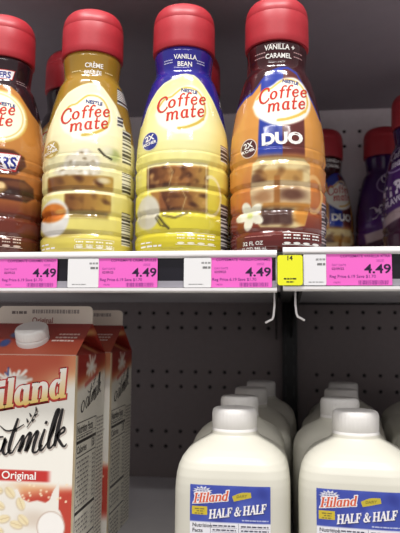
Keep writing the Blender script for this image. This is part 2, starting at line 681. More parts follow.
def wrinkle(th, v):
    """slight unevenness of the shrunk film on the ribbed lower body"""
    u = th * 42.0
    m = sm(4, 14, v) * (1 - sm(84, 100, v))
    near = np.exp(-(np.minimum(np.minimum(np.abs(v - 34.5), np.abs(v - 55.7)), np.abs(v - 77.1)) / 7.0) ** 2)
    return m * (.10 + .42 * near) * (noise(u, v * .35, .30, 77) + .6 * noise(u, v * .5, .55, 78))


def make_cap(parent):
    prof = [(25.0, 189.5), (28.6, 189.5), (29.0, 190.3), (29.1, 196), (29.0, 206), (28.9, 217.2), (28.75, 217.5), (28.75, 217.7), (28.85, 218.0), (28.45, 221.4), (27.6, 225.2), (26.0, 228.8), (23.6, 231.6), (20.6, 233.2), (17, 233.8), (13, 233.6), (10, 233.4)]
    V, F_ = lathe(prof[:8], 72)
    o = mesh_obj('cap', V, F_, M['red_cap'], parent, True)
    o.data.set_sharp_from_angle(angle=.7)
    V, F_ = lathe(prof[7:], 72)
    # thumb notch at the front of the flip lid
    V = [(x, y + (.0022 * math.exp(-(x / .011) ** 2) * math.exp(-((zz - .2285) / .0028) ** 2) if y < 0 else 0), zz) for x, y, zz in V]
    lid = mesh_obj('flip_lid', V, F_, M['red_cap'], o, True)
    lid.data.set_sharp_from_angle(angle=.9)


def make_bottle(cx0, cx1, quad, m, paint, letters, label, loc, group=None):
    """cx0..cx1: centre line of the drawing at foot and cap; quad: drawing y -> height mm; m: mm per drawing unit"""
    x, yy = loc
    t = thing('creamer_bottle', label, 'bottle', (x * MM, yy * MM, z(68.6)), math.atan2(-x, yy), group)
    ys = np.linspace(-20, 262, 600)
    vs = quad[0] * ys ** 2 + quad[1] * ys + quad[2]

    def y_of(v):
        return np.interp(v, vs[::-1], ys[::-1])

    def cx(y):
        return cx0 + (cx1 - cx0) * (249 - y) / 240.0

    P = Print()
    T_, Z_ = np.meshgrid(TH, ZS)
    R_ = br(Z_) + wrinkle(T_, Z_) * (np.cos(T_) > -.2)
    pts = np.stack([R_ * np.sin(T_) * MM, -R_ * np.cos(T_) * MM, Z_ * MM], -1)
    y = y_of(Z_)
    X = R_ * np.sin(T_) / m + cx(y)
    front = (np.cos(T_) > -.05)
    c = paint(X, y, front)
    P.grid(pts, c)

    def fn(layer):
        def f(v2):
            v = quad[0] * v2[:, 1] ** 2 + quad[1] * v2[:, 1] + quad[2]
            s = (v2[:, 0] - cx(v2[:, 1])) * m
            r = br(v)
            # stay on the outside of the polygonal surface
            th = np.arcsin(np.clip(s / r, -1, 1))
            r = r + wrinkle(th, v) + .13 + .07 * layer
            return np.stack([r * np.sin(th) * MM, -r * np.cos(th) * MM, v * MM], 1)
        return f

    letters(P, fn)
    o = P.build('printed_sleeve', M['film'], t)
    V, F_ = lathe([(20, -.0), (36, 0), (36.2, .6)], 48)
    mesh_obj('bottle_base', V, F_, M['jug_cap'], t)
    make_cap(t)
    return t


WHT, RED, NAVY = (248, 246, 240), (205, 60, 45), (45, 60, 130)


def coffee_mate(P, fn, x, y, s=1.0, rot=8.5):
    """two-line red brush logo; x,y = foot of the C, s scale (1 = 14 units tall C)"""
    def put(body, h, dx, dy, **k):
        a = math.radians(rot)
        px = x + (dx * math.cos(a) + dy * math.sin(a)) * s
        py = y - (dx * math.sin(a) - dy * math.cos(a)) * s
        P.ink(place(serif(body, h * s, **k), px, py, rot), fn(2), RED)
    put('C', 15.0, -1, 1.0, shear=.22, width=1.02, wt=.85, thin=.1)
    put('offee', 12.4, 11.4, -1.0, shear=.24, width=1.16, wt=.84, track=.045, thin=.105)
    put('mate', 12.6, 7.6, 11.4, shear=.24, width=1.16, wt=.86, track=.03, thin=.105)


def heart(x, y, c, dx, dy, sx=1.0, sy=1.0, fill=(250, 247, 226), gold=(208, 178, 70)):
    """cream heart-shaped logo panel with gold edging"""
    h = [(-27, 5), (-23.5, -4), (-17, -10.5), (-11, -13), (-7, -15.5), (-3, -19), (5, -22), (13, -22.5), (20, -18), (25, -10), (27.5, 0), (26, 10), (20, 19), (8, 25), (-4, 26), (-14, 22), (-23, 15)]
    h = smooth_pts([(dx + a * sx, dy + b * sy) for a, b in h] + [(dx - 27 * sx, dy + 5 * sy)], 4)
    c = mix(c, fill, poly(x, y, h, 1.4))
    g = smooth_pts([(dx + a * sx, dy + b * sy) for a, b in [(-23, -2), (-17, -9), (-10, -11), (-6, -14), (2, -19.5), (12, -19.5), (19, -15), (23.5, -6), (24.5, 3), (22, 11)]], 4)
    c = mix(c, gold, line(x, y, g, 1.9) * .9)
    g = smooth_pts([(dx + a * sx, dy + b * sy) for a, b in [(-3, 21), (6, 19.5), (16, 15), (22, 10)]], 4)
    c = mix(c, gold, line(x, y, g, 2.8) * .95)
    return c


def facts(P, fn, x0, y0, x1, y1, col=WHT, seed=1):
    P.ink(frame(x0, y0, x1, y1, .5), fn(1), col)
    n = 4
    w = (x1 - x0) / n
    for k in range(n):
        P.ink(dashes(x0 + k * w + 1.3, x0 + (k + 1) * w - 1.2, y0 + 3.6, 1.5, seed + k, .2, 2.5), fn(1), col)
        P.ink(dashes(x0 + k * w + 1.3, x0 + (k + 1) * w - 1.2, y0 + 6.6, 1.2, seed + k + 9, .3, 2.0), fn(1), col)
        P.ink(disc(x0 + (k + .5) * w, y1 - 1.6, w * .36, 1.1), fn(1), col)


def side_code(c, x, y, front, xs, spans, base=(238, 236, 226)):
    """strips of bar code and small print up the side of the sleeve"""
    a, b = xs
    for y0, y1 in spans:
        m = rect(x, y, a, y0, b, y1, .4) * front
        c = mix(c, base, m)
        bars = (np.sin(y * 3.1) + np.sin(y * 1.73 + 1) + .2 > 0) * 1.0
        c = mix(c, (40, 36, 40), m * bars * .85)
    return c


def badge(P, fn, cx, cy, r, col, ring=None, rot=8):
    if ring is not None:
        P.ink(disc(cx, cy, r * 1.12, r * 1.22), fn(0), ring)
    P.ink(disc(cx, cy, r, r * 1.1), fn(1), col)
    P.ink(place(text('2X', r * .95, .03), cx, cy - r * .1, rot, 'C'), fn(2), WHT)
    P.ink(place(text('RICHER', r * .52, .03), cx, cy + r * .45, rot, 'C'), fn(2), WHT)


def film_wobble(c, x, y, seed):
    return c * (1 + .02 * noise(x, y, .15, seed))[..., None]


# -- vanilla bean
def paint_vanilla(x, y, fr):
    c = np.zeros(x.shape + (3,)) + np.array((236, 226, 122.))
    c = mix(c, (222, 210, 72), sm(150, 215, y))
    c = mix(c, (208, 194, 48), sm(205, 246, y))
    c = mix(c, (246, 242, 186), ell(x, y, 184, 118, 40, 40, .7))
    edge = [(140, 118), (146, 102), (150, 95), (156, 87), (163, 81), (169, 78.5), (174, 75.5), (180, 72.8), (186, 72), (194, 73), (199, 76.5), (204, 82), (209, 89), (214, 96), (222, 112), (230, 125)]
    c = mix(c, (250, 247, 190), 1 - under(x, y, [(a, b + 2.2) for a, b in edge]))
    c = mix(c, (44, 40, 138), 1 - under(x, y, edge))
    c = heart(x, y, c, 181, 108, 1.0, 1.02)
    # cup of coffee and cake
    for a, b, d, e, col in ((147, 165, 208, 186, (150, 98, 50)), (160, 190, 207, 210, (146, 96, 48))):
        m = rect(x, y, a, b, d, e, 1.8)
        c = mix(c, np.array(col, float), m)
        c = mix(c, (84, 44, 24), m * (1 - sm(a, a + 26, x)) * .9)
        c = mix(c, (186, 152, 72), m * sm(d - 22, d, x) * .8)
        c = mix(c, (70, 36, 18), m * np.clip(noise(x, y, .42, int(a)) + .05, 0, 1) * .9)
        c = mix(c, (216, 196, 140), m * line(x, y, [(a + 22, b), (a + 26, b + 7), (a + 22, e)], 1.2) * .5)
        c = mix(c, (204, 160, 96), m * np.clip(-noise(x, y, .5, 7) - .35, 0, 1) * .8)
    c = mix(c, (226, 216, 150), rect(x, y, 147, 186, 208, 190, .8) * .8)
    c = mix(c, (232, 226, 180), rect(x, y, 147, 161.5, 208, 165, .8) * .7)
    c = mix(c, (150, 92, 50), poly(x, y, [(150, 190), (160, 190), (168, 209), (160, 209)]) * .8)
    for gx in (148, 206.5):
        c = mix(c, (240, 234, 190), line(x, y, [(gx, 163), (gx, 216)], 1.4) * .6)
    th = np.abs(np.hypot((x - 211) / 10.5, (y - 193.5) / 19) - 1)
    c = mix(c, (246, 242, 200), (1 - sm(.05, .13, th)) * (x > 207) * .75)
    c = mix(c, (214, 210, 190), ell(x, y, 148, 210, 12, 17, .12))
    c = mix(c, (186, 180, 158), ell(x, y, 146, 217, 9, 9, .6) * .7)
    c = mix(c, (74, 66, 30), line(x, y, [(158, 214), (164, 222), (169, 227)], 2.4) * .9)
    c = mix(c, (74, 66, 30), line(x, y, [(156, 216), (161, 224), (167, 226)], 1.8) * .8)
    c = mix(c, (110, 96, 40), line(x, y, [(163, 214), (175, 217), (187, 212)], 2.6) * .8)
    c = side_code(c, x, y, fr, (221.5, 230), ((58, 66), (76, 100), (140, 156), (199, 248)))
    return film_wobble(c, x, y, 3)


def letters_vanilla(P, fn):
    P.ink(place(text('VANILLA', 6.0, .02, 0, 1.0), 185, 56.5, 0, 'C'), fn(1), WHT)
    P.ink(place(text('BEAN', 6.2, .02), 184.5, 63.4, 0, 'C'), fn(1), WHT)
    for a, b in ((163, 172), (197, 205)):
        P.ink(dashes(a, b, 57.5, .9, 3, .2, 2), fn(1), (190, 190, 225))
        P.ink(dashes(a, b, 59.8, .9, 5, .2, 2), fn(1), (190, 190, 225))
    P.ink(place(text('NESTLE', 5.0, .035), 189, 92.6, -6, 'C'), fn(1), NAVY)
    coffee_mate(P, fn, 156, 111.5, 1.0)
    badge(P, fn, 149.6, 139, 7.8, (50, 58, 142), (226, 222, 190))
    facts(P, fn, 176, 231, 216, 243.5, (250, 247, 214), 4)
    P.ink(dashes(141, 152, 241, 1.4, 2, .3, 3), fn(1), WHT)
    P.ink(dashes(141, 162, 245, 1.8, 6, .3, 4), fn(1), WHT)


# -- creme brulee
def paint_brulee(x, y, fr):
    c = np.zeros(x.shape + (3,)) + np.array((236, 228, 172.))
    c = mix(c, (226, 214, 118), sm(160, 225, y))
    c = mix(c, (216, 200, 88), sm(222, 246, y))
    c = mix(c, (246, 240, 200), ell(x, y, 88, 120, 40, 42, .7))
    edge = [(40, 140), (52, 113), (58.5, 100), (66.4, 91), (74.3, 86.7), (80, 84), (86.7, 82), (95.7, 81), (101.3, 85), (108, 93), (114.8, 101.3), (120.5, 112.6), (130, 135)]
    c = mix(c, (250, 246, 204), 1 - under(x, y, [(a, b + 2) for a, b in edge]))
    c = mix(c, (160, 124, 44), 1 - under(x, y, edge))
    c = heart(x, y, c, 84.5, 115, .95, 1.0)
    # whipped cream
    m = np.maximum(ell(x, y, 82, 161, 17, 9, .2), np.maximum(ell(x, y, 78, 170, 23, 8, .2), ell(x, y, 84, 154, 8, 5, .25)))
    c = mix(c, (222, 214, 190), m)
    c = mix(c, (150, 134, 106), m * np.clip(noise(x, y, .8, 2) - .25, 0, 1))
    c = mix(c, (250, 248, 240), m * np.clip(noise(x, y, .5, 52) - .2, 0, 1))
    c = mix(c, (150, 165, 90), ell(x, y, 113, 153, 6, 6, .5) * .7)
    c = mix(c, (235, 232, 205), ell(x, y, 107, 150, 5, 5, .5) * .7)
    c = mix(c, (48, 44, 30), line(x, y, [(98, 149), (103, 154), (110, 157)], 2.2))
    for a, b, d, e, k in ((49, 175, 112, 189, 1), (66, 192.5, 110, 210.5, 2)):
        m = rect(x, y, a, b, d, e, 1.8)
        c = mix(c, (160, 116, 52), m)
        c = mix(c, (112, 66, 30), m * (1 - sm(a, a + 24, x)) * .9)
        c = mix(c, (186, 150, 66), m * sm(d - 24, d, x))
        c = mix(c, (84, 48, 24), m * np.clip(noise(x, y, .38, k + 20), 0, 1))
        c = mix(c, (236, 226, 190), m * ell(x, y, d - 9, b + 4, 6, 3, .6) * (k == 1) * .8)
    c = mix(c, (236, 228, 190), rect(x, y, 48, 189, 114, 192.5, .8) * .8)
    c = mix(c, (120, 96, 44), rect(x, y, 68, 210, 108, 217, 2.2) * .8)
    # ramekin
    c = mix(c, (120, 96, 48), ell(x, y, 60, 232, 22, 4, .5) * .6)
    m = ell(x, y, 55.5, 216, 15, 19, .1)
    c = mix(c, (226, 224, 216), m)
    c = mix(c, (206, 118, 40), m * ell(x, y, 54, 211, 13, 9.5, .18))
    c = mix(c, (160, 78, 24), m * ell(x, y, 50, 213, 8, 5, .5) * .8)
    c = mix(c, (246, 196, 100), m * ell(x, y, 62, 210, 5, 2, .5) * .7)
    c = mix(c, (196, 192, 184), m * ell(x, y, 60, 230, 9, 6, .6) * .5)
    c = side_code(c, x, y, fr, (121.5, 131), ((78, 98), (124, 158), (166, 188), (207, 241)))
    c = side_code(c, x, y, fr, (116, 122), ((80, 98), (112, 122)))
    return film_wobble(c, x, y, 5)


def letters_brulee(P, fn):
    P.ink(place(text('CRÈME', 6.0, .02), 92, 64.5, 0, 'C'), fn(1), WHT)
    P.ink(place(text('BRÛLÉE', 5.2, .02), 91, 71, 0, 'C'), fn(1), WHT)
    for a, b in ((70, 79), (103, 111)):
        P.ink(dashes(a, b, 68, .9, 3, .2, 2), fn(1), (226, 206, 150))
    P.ink(place(text('NESTLE', 5.0, .035), 92.5, 104, -6, 'C'), fn(1), NAVY)
    coffee_mate(P, fn, 60, 123, .96)
    badge(P, fn, 51.5, 147, 7.6, (186, 160, 84), (228, 214, 160))
    facts(P, fn, 76, 238, 114, 247.5, (250, 246, 220), 14)
    P.ink(dashes(44, 52, 243, 1.4, 12, .3, 3), fn(1), WHT)
    P.ink(dashes(44, 58, 247, 1.6, 16, .3, 4), fn(1), WHT)


# -- vanilla + caramel duo
def paint_duo(x, y, fr):
    c = np.zeros(x.shape + (3,)) + np.array((214, 150, 74.))
    c = mix(c, (196, 116, 58), sm(150, 205, y))
    c = mix(c, (124, 52, 36), sm(195, 228, y))
    c = mix(c, (96, 34, 32), sm(220, 242, y))
    # two-colour sash under the logo
    w = np.interp(y, [95, 135, 160], [22, 23.5, 24])
    sash = (1 - sm(-.8, .8, np.abs(x - 282) - w)) * (1 - sm(152, 160, y))
    c = mix(c, np.where((x < 283)[..., None], np.array((44, 62, 156.)), np.array((98, 46, 42.))), sash)
    edge = [(232, 100), (243.3, 92), (251, 89.8), (257, 83.5), (261, 78), (266, 73), (272, 69), (279, 66.5), (288, 65.6), (297, 71), (304.5, 83.5), (313.5, 97), (322, 112)]
    c = mix(c, (40, 56, 150), 1 - under(x, y, [(a, b + 2.8) for a, b in edge]))
    c = mix(c, (60, 24, 28), 1 - under(x, y, edge))
    c = heart(x, y, c, 281.5, 101, 1.1, 1.02, (250, 247, 232), (228, 184, 78))
    # glass of layered cake
    m = poly(x, y, [(253, 162), (258, 158.5), (305, 158.5), (311, 163), (312, 200), (306, 224), (296, 227), (262, 226), (254, 214), (251, 190)], 1)
    c = mix(c, (222, 200, 146), m)
    c = mix(c, (186, 142, 78), m * rect(x, y, 256, 170, 304, 181, 2.4))
    c = mix(c, (92, 52, 24), m * np.clip(noise(x, y, .45, 31), 0, 1) * .85 * sm(162, 170, y))
    c = mix(c, (84, 50, 36), m * ell(x, y, 257, 178, 6, 6, .5) * .8)
    c = mix(c, (226, 200, 156), m * rect(x, y, 252, 181, 312, 186, 1) * .8)
    c = mix(c, (206, 178, 140), m * rect(x, y, 252, 186, 312, 204, 2) * .7)
    c = mix(c, (84, 46, 34), m * ell(x, y, 293, 194, 13, 6, .6) * .85)
    c = mix(c, (150, 100, 60), m * ell(x, y, 264, 196, 9, 6, .6) * .7)
    c = mix(c, (150, 92, 36), m * rect(x, y, 275, 176, 281, 222, 1.2) * .85)
    c = mix(c, (62, 36, 36), m * rect(x, y, 262, 208, 294, 224, 2.5) * .85)
    c = mix(c, (176, 122, 56), m * rect(x, y, 264, 202, 312, 207, 1.2) * .9)
    c = mix(c, (204, 136, 52), m * ell(x, y, 309, 214, 14, 11, .3) * .95)
    c = mix(c, (244, 206, 120), m * ell(x, y, 316, 210, 3, 5, .6) * .7)
    th = np.abs(np.hypot((x - 315) / 9, (y - 192) / 17) - 1)
    c = mix(c, (232, 186, 120), (1 - sm(.07, .2, th)) * (x > 311) * .85)
    c = mix(c, (60, 30, 28), line(x, y, [(238, 215), (248, 213)], 3) * .7)
    for k in range(5):
        a = 2 * PI * k / 5 + .5
        px, py = 251 + 7.5 * math.cos(a), 213.5 + 7.5 * math.sin(a)
        u = (x - px) * math.cos(a) + (y - py) * math.sin(a)
        v = -(x - px) * math.sin(a) + (y - py) * math.cos(a)
        c = mix(c, (238, 236, 214), ell(u, v, 0, 0, 7.5, 4.6, .15))
    c = mix(c, (206, 214, 130), ell(x, y, 251, 213.5, 3, 3, .5))
    c = side_code(c, x, y, fr, (324, 331), ((198, 246),), (206, 190, 190))
    return film_wobble(c, x, y, 8)


def letters_duo(P, fn):
    P.ink(place(text('VANILLA +', 6.6, .022, 0, 1.0), 279, 48.8, 0, 'C'), fn(1), WHT)
    P.ink(place(text('CARAMEL', 6.2, .022, 0, 1.0), 278, 56.6, 0, 'C'), fn(1), WHT)
    for a, b in ((253, 264), (294, 303)):
        P.ink(dashes(a, b, 51, .9, 3, .2, 2), fn(1), (190, 150, 150))
        P.ink(dashes(a, b, 55, .9, 7, .2, 2), fn(1), (190, 150, 150))
    P.ink(place(text('NESTLE', 5.0, .035), 290.5, 84.4, -5, 'C'), fn(1), NAVY)
    coffee_mate(P, fn, 258, 104, .99, 7.5)
    P.ink(place(text('DUO', 15.0, .05, 0, 1.22), 283, 145, 2, 'C'), fn(1), WHT)
    badge(P, fn, 248.6, 147, 7.8, (84, 44, 44), (226, 206, 190))
    facts(P, fn, 284, 231, 322, 243.5, WHT, 24)
    P.ink(place(text('32 FL OZ', 5.2, .015), 244, 243, 0, 'L'), fn(1), WHT)
    P.ink(place(text('(1 QT) 946 mL', 4.2, .015), 243, 248, 0, 'L'), fn(1), WHT)
    P.ink(dashes(246, 274, 235, .8, 5, .1, 5), fn(1), (190, 130, 120))


# -- caramel and candy bar (left edge)
def paint_candy(x, y, fr):
    c = np.zeros(x.shape + (3,)) + np.array((190, 128, 62.))
    c = mix(c, (168, 100, 46), sm(140, 190, y))
    c = mix(c, (106, 46, 32), sm(190, 214, y))
    c = mix(c, (84, 36, 26), sm(222, 246, y))
    edge = [(-60, 118), (-40, 106), (-24, 92), (-10, 83), (0, 82), (9.4, 82.8), (17, 88.5), (24.4, 98.8), (30, 106), (36.6, 111), (50, 118)]
    c = mix(c, (44, 27, 32), 1 - under(x, y, edge))
    c = mix(c, (214, 186, 100), ell(x, y, -4, 115, 29.5, 27.5, .04))
    c = mix(c, (250, 246, 220), ell(x, y, -4, 115, 27.5, 25.5, .05))
    c = mix(c, (214, 190, 110), ell(x, y, -4, 115, 25.5, 23.5, .03) - ell(x, y, -4, 115, 24.3, 22.3, .03))
    # unwrapped bar and wrapper
    m = poly(x, y, [(-34, 182), (-20, 176), (22, 176), (31, 182), (32, 192), (24, 198), (-30, 196)], 1.2)
    c = mix(c, (66, 34, 26), m)
    c = mix(c, (112, 66, 42), m * ell(x, y, 16, 181, 14, 3.5, .6))
    c = mix(c, (190, 150, 90), ell(x, y, -6, 186, 11, 6, .3))
    c = mix(c, (226, 196, 140), ell(x, y, 0, 184, 4, 3.5, .4))
    c = mix(c, (86, 44, 30), poly(x, y, [(-34, 148), (12, 148), (22, 153), (24, 162), (14, 172), (-34, 176)], 1.2))
    return film_wobble(c, x, y, 12)


def letters_candy(P, fn):
    for s_, yy, x1, h, tx in ((1, 74.5, 12.8, 9.0, 9.6), (2, 168.5, 17.5, 17.0, 15.2)):
        v = np.array([(x1 - h * 3.0, yy + 1), (x1 - .2 * h, yy + .4), (x1 + .1 * h, yy - h), (x1 - 2.8 * h, yy - h * .95)], float)
        P.ink(rings(v[:, 0].mean(), v[:, 1].mean(), np.concatenate([np.linspace(v[i], v[(i + 1) % 4], 8, endpoint=False) for i in range(4)]) - v.mean(0)), fn(0), (196, 52, 52))
        v2 = v + np.array([(.8, -.8), (-.9, -.8), (-.9, .9), (.8, .9)]) * (.6 + .2 * s_)
        P.ink(rings(v2[:, 0].mean(), v2[:, 1].mean(), np.concatenate([np.linspace(v2[i], v2[(i + 1) % 4], 8, endpoint=False) for i in range(4)]) - v2.mean(0)), fn(1), (246, 244, 244))
        P.ink(place(text('KERS', h * .92, .03, .15, .88), tx, yy - h * .16, 3, 'R'), fn(2), (40, 50, 140))
    P.ink(dashes(15, 23, 75, .8, 3, .2, 2), fn(1), (150, 130, 130))
    P.ink(dashes(15, 25, 77.5, .8, 4, .2, 2), fn(1), (150, 130, 130))
    P.ink(place(text('NESTLE', 5.0, .035), 5, 104.5, -5, 'C'), fn(1), NAVY)
    coffee_mate(P, fn, -34, 117, .93, 4)
    facts(P, fn, -20, 233.5, 20, 245, (214, 190, 176), 34)


# -- purple extra flavour
def paint_purple(x, y, fr):
    c = np.zeros(x.shape + (3,)) + np.array((74, 34, 104.))
    c = mix(c, (56, 26, 84), sm(120, 60, y))
    c = mix(c, (196, 176, 172), poly(x, y, [(140, 170), (226, 146), (226, 160), (142, 186)], 1.5) * .9)
    c = mix(c, (70, 36, 48), under(x, y, [(140, 186), (226, 160)], 2) * .8)
    ell_pts = [(186 + 26 * math.cos(a), 88 + 17 * math.sin(a) - .25 * 26 * math.cos(a)) for a in np.linspace(0, 2 * PI, 24)]
    c = mix(c, (176, 156, 200), line(x, y, ell_pts, 1.6))
    return film_wobble(c, x, y, 15)


def letters_purple(P, fn):
    P.ink(place(text('XTRA', 24, .04, .1, 1.05), 183, 137, 16, 'C'), fn(1), (226, 216, 232))
    P.ink(place(text('FLAVOR', 12, .03, .1, 1.0), 186, 149, 16, 'C'), fn(1), (214, 202, 222))
    P.ink(place(serif('Coffee', 11, .2, .9), 167, 90, 12), fn(1), (226, 216, 236))
    P.ink(place(serif('mate', 11, .2, .9), 173, 101, 12), fn(1), (226, 216, 236))


Q3 = (3.5e-4, -1.01903, 233.998)
b_candy = make_bottle(-4, 5, (3.6e-4, -1.05766, 244.416), .933, paint_candy, letters_candy,
                      'brown caramel creamer bottle with candy bar print, cut off by left edge, front row', (-264.6, 553), 'front row creamers')
b_brulee = make_bottle(88.3, 91.0, (3.6e-4, -1.03959, 239.343), .897, paint_brulee, letters_brulee,
                       'cream creamer bottle with gold neck and white ramekin picture', (-175.5, 553), 'front row creamers')
b_van = make_bottle(182, 184, Q3, .862, paint_vanilla, letters_vanilla,
                    'yellow creamer bottle with blue neck band, front row centre', (-86.8, 553), 'front row creamers')
b_duo = make_bottle(279.5, 275.5, (3.4e-4, -1.00032, 228.917), .828, paint_duo, letters_duo,
                    'orange and maroon creamer bottle with large DUO print, front row', (0.0, 551), 'front row creamers')
b_pur = make_bottle(183, 183, Q3, .862, paint_purple, letters_purple,
                    'purple creamer bottle with white lettering at the right edge of the photo', (174, 790), 'rear creamers')
b_pur.location.z = z(70.8)
b_pur.rotation_euler.z -= .68
dup(b_pur, (.152, .898, z(70.8)), .14, 'purple creamer bottle standing at the back beside the pegboard, turned aside', 'rear creamers', .965)
dup(b_duo, (.067, .90, z(70.8)), .48, 'small distant creamer bottle with DUO print behind the right bay front', 'rear creamers', .965)
dup(b_candy, (-.2225, .632, z(68.6)), .38, 'dark necked creamer bottle half hidden between the brown and cream bottles', 'rear creamers')
dup(b_van, (-.0905, .648, z(68.6)), .1, 'creamer bottle directly behind the blue necked one, only cap edge showing', 'rear creamers')
dup(b_duo, (-.003, .646, z(68.6)), .0, 'creamer bottle hidden directly behind the big DUO bottle', 'rear creamers')

# ------------------------------------------------------------------ half & half jugs
JZ = [(0, 38, 3), (1.5, 42, 4), (5, 45.5, 5), (12, 46.8, 5), (30, 47, 5.4), (81, 47, 5.4), (88, 47, 5.3), (94, 46.9, 5), (100, 46.3, 4.8), (106, 45, 4.5), (111, 42.8, 4.2), (115.5, 39.3, 3.8), (119.5, 34.8, 3.3), (123, 29.4, 2.7), (126, 24.4, 2.2), (128, 21.5, 2), (129, 20.2, 2), (131.4, 19.6, 2), (131.8, 17.5, 2), (139, 17.3, 2)]
JZa = np.array(JZ, float)


def jug_xy(th, h):
    a = np.interp(h, JZa[:, 0], JZa[:, 1])
    n = np.interp(h, JZa[:, 0], JZa[:, 2])
    b = a * np.interp(a, [21, 47], [1.0, 1.055])
    c, s = np.cos(th), np.sin(th)
    r = (np.abs(c) ** n + np.abs(s) ** n) ** (-1 / n)
    return a * r * c, b * r * s


def make_jug(loc, label, group):
    t = thing('milk_jug', label, 'jug', loc, 0, group)
    hs = np.unique(np.concatenate([np.linspace(0, 139, 72), JZa[:, 0]]))
    n = 96
    V, F_ = [], []
    th = np.linspace(0, 2 * PI, n, endpoint=False)
    for h in hs:
        x, y = jug_xy(th, h)
        V += [(a * MM, b * MM, h * MM) for a, b in zip(x, y)]
    for i in range(len(hs) - 1):
        for k in range(n):
            F_.append((i * n + k, i * n + (k + 1) % n, (i + 1) * n + (k + 1) % n, (i + 1) * n + k))
    F_.append(tuple(range(n))[::-1])
    F_.append(tuple((len(hs) - 1) * n + k for k in range(n)))
    body = mesh_obj('jug_body', V, F_, M['jug'], t, True)
    n = 144
    prof = [(18.0, 130.0), (19.5, 130.0), (19.6, 130.6), (19.6, 133.0), (19.0, 133.6), (19.0, 134.0), (19.3, 134.4), (19.3, 145.4), (19.1, 147.6), (18.4, 149.2), (17.0, 150.1), (14.5, 150.4)]
    V, F_ = lathe(prof, n, .25, 36, (134.9, 146))
    cp = mesh_obj('cap', V, F_, M['jug_cap'], t, True)
    cp.data.set_sharp_from_angle(angle=.9)
    P = Print()
    # drawing units of the label: x 188..268, y 484..560
    def to_mm(v):
        return np.stack([(v[:, 0] - 228.3) * .785, 95.6 - (v[:, 1] - 484) * .75], 1)

    def fn(layer):
        def f(v):
            q = to_mm(v)
            h = q[:, 1]
            a = np.interp(h, JZa[:, 0], JZa[:, 1])
            e = np.interp(h, JZa[:, 0], JZa[:, 2])
            b = a * np.interp(a, [21, 47], [1.0, 1.055])
            yy = -b * (1 - np.abs(q[:, 0] / a) ** e) ** (1 / e)
            return np.stack([q[:, 0] * MM, (yy - .25 - .08 * layer) * MM, h * MM], 1)
        return f
    X, Y = np.meshgrid(np.linspace(188, 268, 100), np.linspace(484, 580, 120))
    c = np.zeros(X.shape + (3,)) + np.array((62, 78, 168.))
    c = mix(c, (92, 112, 196), np.clip(noise(X, Y, .18, 41), 0, 1) * .6)
    c = mix(c, (40, 50, 132), np.clip(noise(X, Y, .22, 44), 0, 1) * .6)
    c = mix(c, (232, 232, 238), rect(X, Y, 186, 521, 270, 582, .4))
    P.grid(fn(0)(np.stack([X.ravel(), Y.ravel()], 1)).reshape(X.shape + (3,)), c)
    # white splash emblem above the name
    star = []
    for k in range(26):
        r = 1.0 if k % 2 else .62
        star.append((10.5 * r * math.cos(2 * PI * k / 26), 5.6 * r * math.sin(2 * PI * k / 26)))
    P.ink(rings(200.5, 490.5, star), fn(1), (214, 216, 226))
    P.ink(dashes(196, 205, 488.5, .8, 3, .3, 2), fn(2), (90, 96, 150))
    P.ink(dashes(195, 206, 490.5, .8, 5, .3, 2), fn(2), (90, 96, 150))
    P.ink(place(serif('Hiland', 9.6, .3, 1.03, .9), 191.5, 502.6, 6.5), fn(2), (240, 236, 236))
    P.ink(place(serif('Hiland', 9.6, .3, 1.03), 191.5, 502.6, 6.5), fn(3), (214, 92, 58))
    P.ink(brush([([(231, 497), (240, 494), (249, 492.6)], [5.5, 7.0, 5.2])]), fn(1), (196, 178, 56))
    P.ink(place(text('DAIRY', 3.6, .02, .2), 240, 495.3, 6, 'C'), fn(2), (140, 126, 50))
    P.ink(rects([(190, 505.5, 205.5, 514)]), fn(1), (206, 184, 52))
    for k in range(3):
        P.ink(dashes(193 + k % 2 * 2, 202.5, 508.5 + k * 2.3, .9, k + 2, .3, 3), fn(2), (110, 102, 60))
    P.ink(place(serif('HALF & HALF', 8.8, .22, .87, .1, -.02), 208.0, 518.4, 8.0), fn(2), (30, 36, 96))
    P.ink(place(serif('HALF & HALF', 8.8, .22, .87, .16, -.02), 207.3, 517.7, 8.0), fn(3), (244, 242, 244))
    P.ink(dashes(240, 266, 518.7, 1.2, 8, .2, 3), fn(1), (190, 196, 226))
    # nutrition panel
    P.ink(place(text('Nutrition', 5.2, .02), 190.5, 526.2), fn(1), (30, 30, 46))
    P.ink(place(text('Facts', 5.2, .02), 190.5, 531.4), fn(1), (30, 30, 46))
    for k in range(9):
        yy = 525 + k * 4.2
        P.ink(dashes(211, 234, yy, 1.4, k, .25, 3.5), fn(1), (70, 70, 90))
        P.ink(dashes(239, 266, yy, 1.4, k + 20, .25, 3.5), fn(1), (70, 70, 90))
        P.ink(rects([(210, yy + 1, 235, yy + 1.3), (238, yy + 1, 267, yy + 1.3)]), fn(1), (110, 110, 130))
        if k > 2:
            P.ink(dashes(190.5, 206, yy, 1.3, k + 40, .25, 3), fn(1), (70, 70, 90))
    P.ink(rects([(208.6, 521.5, 209, 580), (236.4, 521.5, 236.8, 580)]), fn(1), (110, 110, 130))
    P.build('label', M['label'], t, smooth=True)
    return t


